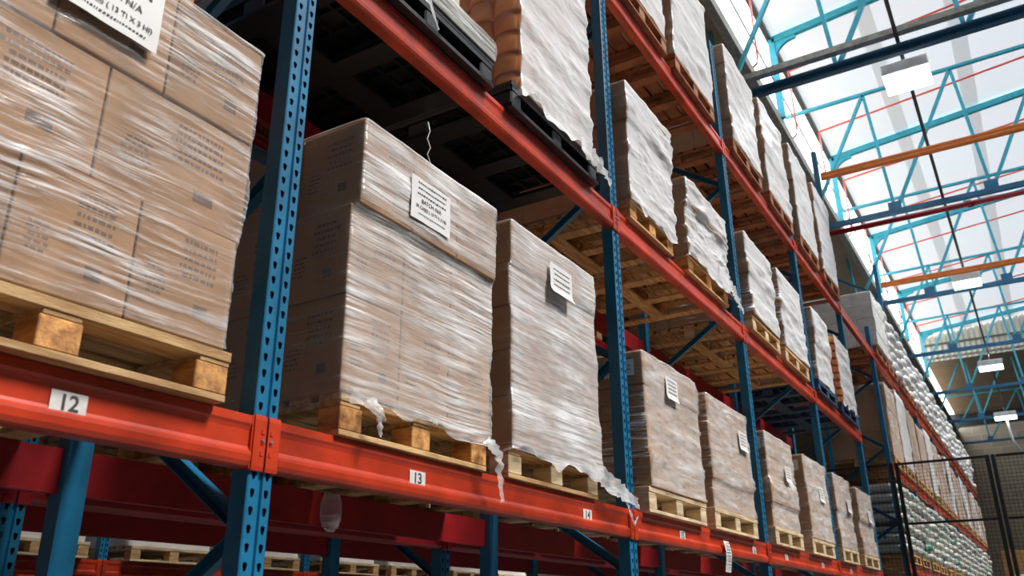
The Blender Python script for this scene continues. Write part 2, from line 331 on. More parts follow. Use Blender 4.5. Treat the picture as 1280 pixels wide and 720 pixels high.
# ------------------------------------------------------------------ pallet racking
PITCH = .0507
def post_mesh(H):
    def mk():
        bm = bmesh.new(); W2 = .043; D = .072
        nz = int(H / PITCH); top = nz * PITCH
        # front strips with teardrop holes (opening through to the hollow post)
        for s in (-1, 1):
            ya, yb = sorted((s * .011, s * W2)); yc = s * .0265
            hole = [(-.0085, .009), (0, .0125), (.0085, .009), (.0075, -.002), (.0045, -.012), (0, -.014), (-.0045, -.012), (-.0075, -.002)]
            prevtop = None
            for k in range(nz):
                z0 = k * PITCH; zc = z0 + PITCH / 2
                out = [(ya, z0 + PITCH), (yc, z0 + PITCH), (yb, z0 + PITCH), (yb, zc), (yb, z0), (yc, z0), (ya, z0), (ya, zc)]
                o = [bm.verts.new((0, y, z)) for y, z in out]; h = [bm.verts.new((0, yc + a, zc + b)) for a, b in hole]
                hb = [bm.verts.new((-.004, yc + a, zc + b)) for a, b in hole]
                for i in range(8):
                    j = (i + 1) % 8; bm.faces.new((o[i], o[j], h[j], h[i])); bm.faces.new((h[i], h[j], hb[j], hb[i]))
        def wall(p, q):
            v = [bm.verts.new((p[0], p[1], 0)), bm.verts.new((q[0], q[1], 0)), bm.verts.new((q[0], q[1], top)), bm.verts.new((p[0], p[1], top))]; bm.faces.new(v)
        pts = [(-.07, -.018), (-D, -.034), (-D, -.0445), (-.003, -.047), (0, -W2)]
        for s in (1, -1):
            q = [(a, b * s) for a, b in pts]
            for a, b in zip(q, q[1:]): wall(a, b)
            wall((0, -.011 * s), (-.008, -.007 * s))
        wall((-.008, -.007), (-.008, .007))
        wall((-.07, -.018), (-.07, .018))
        bmesh.ops.remove_doubles(bm, verts=bm.verts, dist=.0002)
        return me(bm, 'post', 'blue_paint')
    return cached(('post', round(H, 2)), mk)
BPROF = [(.000, 0), (.004, -.002), (.005, -.026), (.001, -.034), (-.002, -.046), (-.002, -.092), (.002, -.101), (.008, -.107), (.0095, -.116), (.0085, -.134), (.003, -.147), (-.002, -.152), (-.045, -.152), (-.045, 0)]
def beam_mesh(length, colour='red_paint'):
    def mk():
        bm = bmesh.new(); prism(bm, BPROF, .052, length - .052); return me(bm, 'beam', colour)
    return cached(('beam', length, colour), mk)
def conn_mesh(colour='red_paint'):
    def mk():
        bm = bmesh.new()
        prism(bm, [(.004, .006), (.009, .004), (.011, -.01), (.011, -.146), (.009, -.158), (.004, -.160)], .004, .050)
        for z in (-.045, -.075, -.108):
            box(bm, .011, .0135, .012, .022, z - .006, z + .006)
        box(bm, -.045, .006, .047, .056, -.155, .002)
        return me(bm, 'connector', colour)
    return cached(('conn', colour), mk)
def bolt_mesh():
    def mk():
        bm = bmesh.new(); bmesh.ops.create_cone(bm, cap_ends=True, segments=8, radius1=.006, radius2=.005, depth=.006, matrix=Matrix.Translation((.0135, .016, -.07)) @ Matrix.Rotation(math.pi / 2, 4, 'Y'))
        return me(bm, 'bolt', 'steel')
    return cached('bolt', mk)
def add_beam(rack, Y0, z, face, x, length=B, colour='red_paint', detail=True):
    """face +1: beam front looks to +X, -1: to -X"""
    o = ob('beam', beam_mesh(length, colour), rack)
    o.matrix_parent_inverse = Matrix(); o.location = (x, Y0 if face > 0 else Y0 + length, z); o.rotation_euler = (0, 0, 0 if face > 0 else math.pi)
    if detail:
        a = ob('connector', conn_mesh(colour), o)
        b = ob('connector', conn_mesh(colour), o); b.scale = (1, -1, 1); b.location = (0, length, 0)
        if face > 0 and Y0 < 6:
            c = ob('bolt', bolt_mesh(), o); d = ob('bolt', bolt_mesh(), o); d.scale = (1, -1, 1); d.location = (0, length, 0)
    return o
def add_frame(rack, Y, H, x, depth=.97):
    nz = int(H / PITCH)
    ob('upright_post', post_mesh(H), rack, (x, Y, 0))
    ob('upright_post', post_mesh(H), rack, (x - depth, Y, 0), math.pi)
    def foot():
        bm = bmesh.new(); box(bm, -.11, .05, -.08, .08, 0, .008); return me(bm, 'foot_plate', 'blue_paint')
    ob('foot_plate', cached('foot', foot), rack, (x, Y, 0)); ob('foot_plate', cached('foot', foot), rack, (x - depth, Y, 0), math.pi)
    def br():
        bm = bmesh.new(); a = Vector((-.04, 0, 0)); b = Vector((-depth + .04, 0, .595)); d = (b - a).normalized(); t = Vector((0, 1, 0)); s = d.cross(t)
        # channel section: web and two flanges
        for off, w, h in ((Vector((0, .017, 0)), .003, .046), (s * .0215, .034, .003), (-s * .0215, .034, .003)):
            bar(bm, a + off, b + off, h, w, (0, 1, 0))
        for p in (a, b): bar(bm, p + Vector((0, -.02, 0)), p + Vector((0, .026, 0)), .012, .012)
        return me(bm, 'brace', 'blue_paint')
    bmesh_ = cached(('br', depth), br)
    z = 1.80 - .595 * 2 - .595; up = False; z = .02
    zs = []; k = -3
    zf = 1.80 + 1.19 * -1
    while zf + .6 < H:
        o = ob('brace', bmesh_, rack, (x, Y, zf))
        if zf + 1.19 < H:
            o = ob('brace', bmesh_, rack, (x, Y, zf + 1.19)); o.scale = (1, 1, -1)
        zf += 1.19
    return

front = thing('pallet_rack', 'long red and blue pallet rack with numbered beams along the aisle', 'pallet rack', (0, 0, 0))
tall = 8.42
for i in range(-1, 5):
    add_frame(front, B * i, tall if i == 4 else 7.0, 0)
FB = {}
for i in range(-1, 5):
    for lv, z in ((1, L1), (2, L2), (3, L3)):
        if i == 4 and lv < 3: continue
        FB[(i, lv)] = add_beam(front, B * i, z, 1, 0, colour='red_paint')
        add_beam(front, B * i, z, -1, -.97, colour='shade_and_pipe_red')
def num_label(beam, Y, text, zc=L1 - .081, sub=True):
    bm = bmesh.new(); box(bm, 0, .0012, -.047, .047, -.028, .028); l = ob('number_label', me(bm, 'number_label', 'number_plate'), beam, (.0005, Y - beam.location.y, zc - beam.location.z))
    t = text_mesh(text, .054, 'ink', bold=.0012); t.transform(Matrix(((0, 0, 1, .0016), (1, 0, 0, 0), (0, 1, 0, 0), (0, 0, 0, 1))))
    me_l = l.data
    b2 = bmesh.new(); b2.from_mesh(me_l); nf = len(b2.faces); b2.from_mesh(t)
    b2.faces.ensure_lookup_table()
    for f in b2.faces[nf:]: f.material_index = 1
    b2.to_mesh(me_l); b2.free(); me_l.materials.append(MATS['ink'])
    tag(l, f'white label reading {text}')
for Y, tx in ((-.62, '12'), (.75, '13'), (2.145, '14'), (3.465, '15'), (5.0, '16'), (5.95, '17'), (7.33, '18'), (8.72, '19')):
    i = math.floor(Y / B); num_label(FB[(i, 1)], Y, tx)

# rack standing back to back behind it
back = thing('pallet_rack', 'blue and red pallet rack standing directly behind the numbered rack', 'pallet rack', (-1.25, 0, 0))
def rel_frame(r, Y, H): add_frame(r, Y, H, 0)
for i in range(-1, 5): rel_frame(back, B * i, 7.0)
for i in range(-1, 4):
    for z in (L1, L2, L3):
        add_beam(back, B * i, z, 1, 0, colour='shade_and_pipe_red'); add_beam(back, B * i, z, -1, -.97, colour='shade_and_pipe_red')
# rack across the next aisle
far = thing('pallet_rack', 'pallet rack across the next aisle, seen low under the shaded red beams', 'pallet rack', (-5.7, .72, 0))
for i in range(0, 5): rel_frame(far, B * i, 4.2)
for i in range(0, 4):
    for z in (L1, L2):
        bb = add_beam(far, B * i, z, 1, 0); add_beam(far, B * i, z, -1, -.97)
        if z == L1:
            pass
num = [o for o in far.children if o.name.startswith('beam')]
fb = [o for o in num if abs(o.location.z - L1) < .01 and abs(o.location.y - B) < .01 and abs(o.location.x) < .01][0]
num_label(fb, B + 1.25, '55')
# second rack section beyond the cross passage
S0, NB = 13.5, 8
sect = thing('pallet_rack', 'distant continuation of the rack beyond the black wire fence', 'pallet rack', (0, S0, 0))
M1, M2, M3 = 2.37, 3.92, 5.845
for i in range(0, NB + 1): add_frame(sect, B * i, 8.42 if i == 1 else 6.3, 0)
for i in range(NB):
    for z in (M1, M2, M3):
        add_beam(sect, B * i, z, 1, 0, detail=False); add_beam(sect, B * i, z, -1, -.97, detail=False)
# cross ties from the tall frames over the aisle
for k, (Y, z) in enumerate(((10.8, 7.97), (16.2, 7.95))):
    bm = bmesh.new(); prism(bm, [(-.03, -.055), (-.03, .055), (.03, .055), (.036, .03), (.03, 0), (.036, -.03), (.03, -.055)], 0, XR - .02); m_ = me(bm, 'aisle_tie', 'orange_paint'); m_.transform(Matrix.Rotation(-math.pi / 2, 4, 'Z'))
    tag(ob('aisle_tie', m_, None, (.02, Y, z)), ['nearer orange tie beam crossing the aisle from a tall upright', 'farther orange tie beam crossing the aisle from a tall upright'][k], 'beam', 'orange tie beams over the aisle')

# ------------------------------------------------------------------ pallets
def pallet_parts(w=1.0, d=1.2, h=.144):
    """w along Y, d along X; origin at the centre of the underside"""
    rnd = random.Random(5)
    bm = bmesh.new()
    for y in (-w / 2 + .05, 0, w / 2 - .05): box(bm, -d / 2, d / 2, y - .05, y + .05, h - .044, h - .022)
    n = 9
    for i in range(n):
        bw = d / n * .80; x = -d / 2 + bw / 2 + i * (d - bw) / (n - 1) + (rnd.uniform(-.006, .006) if 0 < i < n - 1 else .004 * (i > 0))
        box(bm, x - bw / 2, x + bw / 2, -w / 2 - .002, w / 2 + .002, h - (.0215 if i < n - 1 else .030), h + rnd.uniform(-.002, 0))
    deck = bm
    bb = bmesh.new()
    for x in (-d / 2 + .05, 0, d / 2 - .05): box(bb, x - .05, x + .05, -w / 2, w / 2, .0, .02)
    for y in (-w / 2 + .05, 0, w / 2 - .05):
        for a, b in ((-d / 2 + .101, -.051), (.051, d / 2 - .101)): box(bb, a, b, y - .05, y + .05, .001, .02)
    bl = [(x, y) for x in (-d / 2 + .05, 0, d / 2 - .05) for y in (-w / 2 + .056, 0, w / 2 - .056)]
    return deck, bb, bl
def block_m(colour):
    def mk():
        bm = bmesh.new(); box(bm, -.05, .05, -.055, .055, .0205, .0995); return me(bm, 'block', colour, .003)
    return cached(('blk', colour), mk)
def wood_pallet(label, x, y, z, w=1.0, d=1.2, group=None, wood='wood', blk='block_wood', detail=True):
    z += .0015; t = thing('wooden_pallet', label, 'pallet', (x, y, z), group)
    def mk():
        a, b, c = pallet_parts(w, d); return me(a, 'deck', wood, .002), me(b, 'bottom_boards', wood, .002), c
    dk, bb, bl = cached(('pal', round(w, 2), d, wood), mk)
    if detail:
        ob('deck', dk, t); ob('bottom_boards', bb, t)
        for p in bl: ob('block', block_m(blk), t, (p[0], p[1], 0))
    else:
        def mk2():
            a, b, c = pallet_parts(w, d)
            for q in c: box(a, q[0] - .05, q[0] + .05, q[1] - .055, q[1] + .055, .02, .1)
            tmp = bpy.data.meshes.new('t'); b.to_mesh(tmp); b.free(); a.from_mesh(tmp); return me(a, 'wooden_pallet', wood)
        m_ = cached(('pal2', round(w, 2), d, wood), mk2)
        COL.objects.unlink(t); bpy.data.objects.remove(t)
        t = tag(ob('wooden_pallet', m_, None, (x, y, z)), label, 'pallet', group)
    return t
def plastic_pallet(label, x, y, z, w=1.0, d=1.2, group=None, colour='black_plastic'):
    z += .0015; t = thing('plastic_pallet', label, 'pallet', (x, y, z), group)
    def mk():
        bm = bmesh.new()
        box(bm, -d / 2, d / 2, -w / 2, w / 2, .128, .150)
        for i in range(11):
            xx = -d / 2 + .01 + i * (d - .02) / 10; box(bm, xx - .008, xx + .008, -w / 2 + .01, w / 2 - .01, .1, .1285)
        for i in range(9):
            yy = -w / 2 + .01 + i * (w - .02) / 8; box(bm, -d / 2 + .01, d / 2 - .01, yy - .008, yy + .008, .102, .1286)
        dk = me(bm, 'deck', colour)
        bm = bmesh.new()
        for yy in (-w / 2 + .06, 0, w / 2 - .06): box(bm, -d / 2, d / 2, yy - .06, yy + .06, 0, .022)
        for xx in (-d / 2 + .07, 0, d / 2 - .07): box(bm, xx - .07, xx + .07, -w / 2, w / 2, .001, .021)
        ru = me(bm, 'runner', colour)
        bm = bmesh.new(); box(bm, -.065, .065, -.05, .05, .02, .101); return dk, ru, me(bm, 'foot', colour, .008)
    dk, ru, ft = cached(('pp', round(w, 2), d, colour), mk)
    ob('deck', dk, t); ob('runner', ru, t)
    for xx in (-d / 2 + .07, 0, d / 2 - .07):
        for yy in (-w / 2 + .056, 0, w / 2 - .056): ob('foot', ft, t, (xx, yy, 0))
    return t

# ------------------------------------------------------------------ wrapped loads
def carton_m(dx, dy, dz, colour, bev=.005):
    dx, dy, dz = (round(v, 3) for v in (dx, dy, dz))
    def mk():
        bm = bmesh.new(); box(bm, -dx / 2, dx / 2, -dy / 2, dy / 2, 0, dz); return me(bm, 'carton', colour, bev, 2)
    return cached(('c', dx, dy, dz, colour), mk)
def print_marks(seed, w, h, colour='carton_ink'):
    """rows of small dashes standing for the unreadable print on a carton side, facing +X"""
    def mk():
        r = random.Random(seed); bm = bmesh.new()
        def block(cx, cz, bw, rows, rh):
            for k in range(rows):
                z = cz - k * rh; x = cx - bw / 2 * r.uniform(.6, 1)
                while x < cx + bw / 2 * .8:
                    l = r.uniform(.006, .02); box(bm, 0, .0004, x, x + l, z, z + rh * .45); x += l + .005
        block(w * .12, h * .30, w * .42, 5, h * .075)
        block(-w * .28, -h * .02, w * .2, 5, h * .05)
        box(bm, 0, .0004, w * .12, w * .26, -h * .3, -h * .2)
        return me(bm, 'printed_marks', colour)
    return cached(('pm', seed, round(w, 2), round(h, 2), colour), mk)
def film_mesh(name, hx, hy, z0, z1, layers_off, nper, nrow, seed, amp=.006, mats=('film_side', 'film_front'), top=True, hem=.0, hemx=0):
    """skin around a stack; layers_off = [(ztop, ox0, ox1, oy0, oy1)] how far each tier sticks out"""
    bm = bmesh.new(); rows = []
    def offs(z):
        for zt, a, b, c, d in layers_off:
            if z <= zt: return (a, b, c, d)
        return layers_off[-1][1:]
    def soft(z):
        acc = [0] * 4
        for dz in (-.02, -.008, .008, .02):
            o = offs(z + dz)
            for i in range(4): acc[i] += o[i] / 4
        return acc
    # perimeter parameter points on a rounded rectangle
    per = []; c = .02
    seg = max(2, nper // 4)
    corners = [(1, -1), (1, 1), (-1, 1), (-1, -1)]
    for k in range(4):
        a = corners[k]; b = corners[(k + 1) % 4]
        for i in range(seg):
            t = i / seg; t = .5 - .5 * math.cos(math.pi * (t * .92 + .04)) if False else t
            per.append((a[0] + (b[0] - a[0]) * t, a[1] + (b[1] - a[1]) * t, k))
    zr = [z0 + (z1 + .004 - z0) * i / (nrow - 1) for i in range(nrow)]
    if top: zr += [z1 + .006, z1 + .007]
    for ri, z in enumerate(zr):
        o = soft(min(z, z1 - .001)); ring = []
        shrink = 0
        if top and ri == nrow: shrink = .02
        if top and ri == nrow + 1: shrink = .14
        for px_, py_, k in per:
            x = px_ * (hx + .004) + (o[1] if px_ > 0 else -o[0]) * abs(px_) ; y = py_ * (hy + .004) + (o[3] if py_ > 0 else -o[2]) * abs(py_)
            # round the corners a little
            if abs(px_) > .999 and abs(py_) > .999: x -= px_ * .004; y -= py_ * .004
            nx, ny = (px_ if abs(px_) > .999 else 0), (py_ if abs(py_) > .999 else 0)
            d = noise.noise(Vector((x * 4 + seed, y * 4, z * 11))) * amp + noise.noise(Vector((x * 13, y * 13 + seed, z * 45))) * amp * .4
            d = max(d, -.002) + .001
            flare = 0
            zz = z
            if ri == 0: zz = z + noise.noise(Vector((x * 7, y * 7, seed * 1.7))) * hem; flare = (noise.noise(Vector((x * 9, y * 9, seed + 3.))) * .02 if hem else 0) + hemx
            if ri == 1: flare = hemx * .5
            ring.append(bm.verts.new((x + nx * (d + flare) - px_ * shrink, y + ny * (d + flare) - py_ * shrink, zz)))
        rows.append(ring)
    n = len(per)
    for r0, r1 in zip(rows, rows[1:]):
        for i in range(n):
            f = bm.faces.new((r0[i], r0[(i + 1) % n], r1[(i + 1) % n], r1[i])); f.smooth = True
            f.material_index = 1 if per[i][2] == 0 else 0
    # side 0 runs along +X edge (front)
    m_ = bpy.data.meshes.new(name); bmesh.ops.recalc_face_normals(bm, faces=bm.faces); bm.to_mesh(m_); bm.free()
    for k in mats: m_.materials.append(MATS[k])
    return m_
def load(label, x0, x1, y0, y1, z0, z1, tiers, cols, deep=3, colour='cardboard', film=('film_side', 'film_front'), nper=60, nrow=24, seed=1, jit=.012,
         group=None, marks=False, amp=.006, name='wrapped_load', cat='pallet load', hollow=True, hem=.0, skirt=-.004, hemx=0, part='carton', bev=.005):
    r = random.Random(seed)
    cx, cy = (x0 + x1) / 2, (y0 + y1) / 2; hx, hy = (x1 - x0) / 2, (y1 - y0) / 2
    t = thing(name, label, cat, (cx, cy, z0), group)
    H = z1 - z0; th = H / tiers; offs = []
    for k in range(tiers):
        o = tuple(r.uniform(-.2, 1) * jit for _ in range(4)); offs.append(((k + 1) * th,) + o)
        ax, bx, ay, by = o
        X0, X1, Y0, Y1 = -hx - ax, hx + bx, -hy - ay, hy + by
        c = cols[k % len(cols)] if isinstance(cols, (list, tuple)) else cols
        dp = deep
        wy = (Y1 - Y0) / c; wx = (X1 - X0) / dp
        for j in range(c):
            for i in range(dp):
                if hollow and 0 < j < c - 1 and 0 < i < dp - 1 and k < tiers - 1: continue
                mm = carton_m(wx - .004, wy - .004, th - .003, colour, bev)
                q = ob(part, mm, t, (X0 + wx * (i + .5), Y0 + wy * (j + .5), k * th))
                if marks and i == dp - 1:
                    s = ob('printed_marks', print_marks((k * 3 + j) % 4 + 7, wy, th), q, (wx / 2 - .0019, 0, th / 2))
                if marks and j == 0 and i != 1:
                    s = ob('printed_marks', print_marks((k + i) % 3 + 20, wx, th), q, (0, -wy / 2 + .0019, th / 2), -math.pi / 2)
    if film:
        f = film_mesh('stretch_wrap', hx, hy, -skirt, H, offs, nper, nrow, seed, amp, film, hem=hem, hemx=hemx)
        ob('stretch_wrap', f, t)
    return t
def paper(parent, xf, yc, zc, w, h, lines, rot=0, name='paper_label', face='x', lift=0.0):
    """sheet facing +X (or -Y); lines: (text or None, z offset, size)"""
    bm = bmesh.new(); n = 8
    vs = [[bm.verts.new((.0005 + .002 * math.sin(i * .8 + j * .5) ** 2 + lift * ((j == 0) + .3 * (j == 1)), -w / 2 + w * i / n, -h / 2 + h * j / n)) for i in range(n + 1)] for j in range(n + 1)]
    for j in range(n):
        for i in range(n): bm.faces.new((vs[j][i], vs[j][i + 1], vs[j + 1][i + 1], vs[j + 1][i])).smooth = True
    r = random.Random(int(w * 1000))
    for tx, dz, sz in lines:
        if tx: continue
        y = -w * .36 + r.uniform(0, .05) * w
        while y < w * .36:
            l = r.uniform(.3, 1.2) * sz * .8; l = min(l, w * .38 - y); 
            if l > .002: box(bm, .0032, .0034, y, y + l, dz - sz * .24, dz + sz * .24, 1)
            y += l + sz * .35
    m_ = me(bm, name, ['paper', 'ink'])
    b2 = bmesh.new(); b2.from_mesh(m_)
    for tx, dz, sz in lines:
        if not tx: continue
        t = text_mesh(tx, sz, 'ink', bold=sz * .006); t.transform(Matrix.Translation((.0032, 0, dz)) @ Matrix(((0, 0, 1, 0), (1, 0, 0, 0), (0, 1, 0, 0), (0, 0, 0, 1))))
        k = len(b2.faces); b2.from_mesh(t); b2.faces.ensure_lookup_table()
        for f in b2.faces[k:]: f.material_index = 1
    b2.to_mesh(m_); b2.free()
    o = ob(name, m_, parent)
    pl = parent.location
    o.location = (xf - pl.x, yc - pl.y, zc - pl.z); o.rotation_euler = (rot, 0, 0 if face == 'x' else -math.pi / 2)
    return tag(o, 'white printed paper sheet')
def tail(parent, pts, w, seed, name='film_tail'):
    """a torn ribbon of film hanging from the wrap"""
    bm = bmesh.new(); r = random.Random(seed); pl = parent.location; rows = []
    P = [Vector(p) - pl for p in pts]; Q = []
    for a, b in zip(P, P[1:]):
        for i in range(6): Q.append(a.lerp(b, i / 6))
    Q.append(P[-1]); N = len(Q)
    for i, p in enumerate(Q):
        ww = w * (1 - .75 * i / N) * (.7 + .5 * r.random()); tw = r.uniform(-.3, .3)
        d = (Q[min(i + 1, N - 1)] - Q[max(0, i - 1)]).normalized(); s = d.cross(Vector((1, 0, 0)))
        s = (s.normalized() if s.length > .1 else Vector((0, 1, 0))) + Vector((tw, 0, 0))
        rows.append([bm.verts.new(p + s * ww * t + Vector((r.uniform(0, .012), 0, 0))) for t in (-.5, -.2, .1, .5)])
    for a, b in zip(rows, rows[1:]):
        for k in range(3): bm.faces.new((a[k], a[k + 1], b[k + 1], b[k])).smooth = True
    m_ = me(bm, name, 'film_tail'); return ob(name, m_, parent)
PH = .146
G1 = 'wrapped carton loads on the numbered beam level'
XF, XK = .045, -1.15
def mid(a, b): return (a + b) / 2
# ---- numbered level, near to far
wood_pallet('warm brown wooden pallet directly above the number 12', mid(XF, XK), -.70, L1, 1.0, group='wooden pallets on the numbered beams')
l12 = load('big wrapped brown carton load above number 12, nearest the camera', XK, XF - .005, -1.185, -.225, L1 + PH, L1 + PH + 1.005, 3, [3, 2, 3], 3, 'cardboard', nper=240, nrow=90, seed=12, jit=.022, group=G1, marks=True, amp=.010, film=('film_side', 'film_clear'))
for k, (ya, yb, zb) in enumerate(((-1.18, -.80, 1.005), (-.795, -.445, 1.005))):       # the part tier on top, out to the left
    ob('carton', carton_m(.36, yb - ya, .33, 'cardboard'), l12, (.36, (ya + yb) / 2 + .705, 1.007))
    ob('carton', carton_m(.36, yb - ya, .33, 'cardboard'), l12, (-.1, (ya + yb) / 2 + .705, 1.007))
paper(l12, .075, -.745, 3.125, .29, .205, [('BATCH: N/A', -.0, .030), ('39 CASES ( 13 TI X 3 HI)', -.046, .0235), (None, -.076, .011), (None, .05, .016), (None, .078, .014)], rot=.0)
wood_pallet('brown wooden pallet above 13, under the load with a white sheet', mid(XF, XK), .7375, L1, .89, 1.15, group='wooden pallets on the numbered beams')
l13 = load('wrapped brown carton load above number 13 with a square white sheet', XK, XF - .005, .285, 1.19, L1 + PH, L1 + PH + 1.035, 3, [3, 3, 3], 4, 'cardboard', nper=240, nrow=90, seed=15, jit=.022, group=G1, marks=True, amp=.008, skirt=.035, hem=.06, film=('film_side', 'film_front'))
paper(l13, .072, .69, 3.105, .262, .185, [(None, .072, .014), (None, .048, .012), (None, .024, .015), ('BATCH: N/A', -.004, .024), ('39 CASES ( 13 TI X 3 HI)', -.034, .0195), (None, -.062, .009)], rot=0)
tail(l13, [(.06, 1.12, 2.24), (.085, 1.17, 2.18), (.07, 1.20, 2.10), (.06, 1.235, 2.0)], .07, 3)
tail(l13, [(.055, .40, 2.26), (.075, .43, 2.20), (.07, .44, 2.13)], .05, 4)
tail(l13, [(.055, .30, 2.25), (.075, .36, 2.235), (.075, .46, 2.19)], .05, 9)
wood_pallet('pale wooden pallet above number 14 with torn film trailing off it', mid(XF, XK), 1.795, L1, .875, 1.15, wood='wood', blk='pale_wood', group='wooden pallets on the numbered beams')
l14 = load('tall wrapped carton load above number 14 with torn film skirt', XK, XF - .005, 1.35, 2.24, L1 + PH, L1 + PH + 1.06, 5, [2, 3], 3, 'cardboard', nper=200, nrow=100, seed=23, jit=.014, group=G1, marks=False, amp=.008, skirt=.04, hem=.07, hemx=.01, film=('film_side', 'film_dense'))
paper(l14, .068, 1.81, 3.15, .235, .165, [(None, .055, .013), (None, .03, .013), (None, .0, .016), (None, -.028, .013), (None, -.055, .010)], lift=.02)
tail(l14, [(.055, 2.1, 2.26), (.07, 2.3, 2.20), (.085, 2.46, 2.16), (.06, 2.60, 2.15), (.06, 2.66, 2.12)], .12, 7)
tail(l14, [(.055, 2.3, 2.22), (.085, 2.42, 2.14), (.08, 2.50, 2.06), (.05, 2.60, 2.03), (.05, 2.66, 2.08)], .035, 8)
def papers(l, y, z, side=True):
    paper(l, .066, y, z, .20, .15, [(None, .05, .013), (None, .025, .013), (None, .0, .013), (None, -.025, .013), (None, -.05, .010)], lift=.012)
specs = [  # y0, y1, top, tiers, cols, label
 (2.87, 3.80, 3.075, 4, [3, 3], 'wrapped carton load above number 15, just right of the second upright', 3.3, 2.92),
 (4.02, 4.98, 3.06, 4, [3, 3], 'wrapped carton load on the numbered beam with black print low on its side', 4.78, 2.83),
 (5.53, 6.42, 3.055, 4, [2, 3], 'third wrapped carton load right of the second upright on the numbered beam', 6.1, 2.75),
 (6.82, 7.75, 3.05, 3, [2, 3], 'fourth wrapped carton load right of the second upright on the numbered beam', 7.4, 2.72),
 (8.20, 9.05, 3.055, 4, [3, 2], 'second last wrapped carton load on the numbered beam', 8.8, 2.75),
 (9.45, 10.40, 3.04, 4, [2, 3], 'last and farthest wrapped carton load on the numbered beam', 10.1, 2.75)]
for k, (y0, y1, zt, ti, cc, lab, py_, pz_) in enumerate(specs):
    nm = ['number 15', 'number 16', '', '', '', ''][k]
    wood_pallet(f'pale wooden pallet on the numbered beam, {ORD[k]} one right of the second upright', mid(XF, XK), (y0 + y1) / 2, L1, y1 - y0 + .04, wood='pale_wood', blk='pale_wood', group='wooden pallets on the numbered beams')
    l = load(lab, XK, XF - .005, y0, y1, L1 + PH, zt, ti, cc, 3, 'tan_cardboard', nper=120, nrow=60, seed=40 + k, jit=.024, group=G1, marks=(k < 2), amp=.016, film=('film_clear', 'film_pack'))
    papers(l, py_, pz_)
    paper(l, XF - .14, y0 - .022, zt - .10, .20, .10, [(None, .012, .014), (None, -.012, .014)], face='y')
    if k == 1:
        t = text_mesh('agil', .085, 'ink', bold=.004); t.transform(Matrix(((1, 0, 0, 0), (0, 0, -1, 0), (0, 1, 0, 0), (0, 0, 0, 1))))
        ob('printed_logo', t, l, (.40, y0 - l.location.y - .013, .11))
bm = bmesh.new(); n = 6
for i in range(n):
    a, b = .205 * i / n, .205 * (i + 1) / n
    vs = [bm.verts.new(p) for p in ((.02 + .012 * math.sin(a * 20), 0 + a * .12, -a), (.02 + .012 * math.sin(a * 20), .12 + a * .12, -a), (.02 + .012 * math.sin(b * 20), .12 + b * .12, -b), (.02 + .012 * math.sin(b * 20), b * .12, -b))]
    bm.faces.new(vs)
r = random.Random(3)
for k in range(9):
    z = -.02 - k * .02; y = .015
    while y < .1:
        l = r.uniform(.006, .02); box(bm, .034, .0344, y - z * .12, y - z * .12 + l, z, z + .006, 1); y += l + .006
tag(ob('hanging_sheet', me(bm, 'hanging_sheet', ['paper', 'ink']), None, (0, 4.20, 2.06)), 'printed white paper sheet hanging off the numbered beam below number 16', 'paper')

# ---- middle level
G2 = 'pallet loads on the middle beam level'
plastic_pallet('black plastic pallet under the flat boards, top left of the red beam', mid(XF, XK), .70, L2, 1.0, 1.2, group='black plastic pallets')
l = load('low stack of flat boards in grey film with cream boxes above', XK, XF + .01, .22, 1.20, L2 + .152, L2 + .152 + .10, 4, 1, 1, 'grey_steel', film=('film_clear', 'film_clear'), nper=120, nrow=16, seed=60, jit=.006, group=G2, hollow=False, part='board', bev=.002)
bm = bmesh.new(); box(bm, -.57, .565, -.49, .49, .104, .122); ob('cover_board', me(bm, 'cover_board', 'red_wood'), l)
for k, (ya, yb) in enumerate(((-.44, -.1), (-.09, .35))):
    for i in range(2): ob('carton', carton_m(.5, yb - ya, .28, 'pale_cardboard', .02), l, (-.28 + .52 * i, (ya + yb) / 2, .124))
tail(l, [(.61, -.15, .02), (.63, -.10, -.06), (.635, -.03, -.17)], .06, 12)
for c in l.children:
    if c.name.startswith('film_tail'): c.location = Vector((0, 0, 0)) + l.location * 1.0
for c in [c for c in l.children if c.name.startswith('film_tail')]:
    pass
plastic_pallet('black plastic pallet under the wrapped orange roof tiles', mid(XF, XK), 1.87, L2, 1.0, 1.2, group='black plastic pallets')
def tile_m(r_, h):
    def mk():
        bm = bmesh.new(); n = 8; rows = []
        for z, k in ((0, 1.10), (.012, 1.12), (h * .5, 1.0), (h - .006, .93)):
            rows.append([bm.verts.new((r_ * k * math.cos(a), r_ * k * .62 * math.sin(a), z)) for a in [math.pi * i / n for i in range(n + 1)]] + [bm.verts.new((r_ * (k - .16) * math.cos(a), r_ * (k - .16) * .62 * math.sin(a) - .004, z)) for a in [math.pi * (n - i) / n for i in range(n + 1)]])
        m_ = len(rows[0])
        for a, b in zip(rows, rows[1:]):
            for i in range(m_): bm.faces.new((a[i], a[(i + 1) % m_], b[(i + 1) % m_], b[i])).smooth = True
        bm.faces.new(rows[0][::-1]); bm.faces.new(rows[-1]); return me(bm, 'roof_tile', 'terracotta')
    return cached(('tile', round(r_, 3), round(h, 3)), mk)
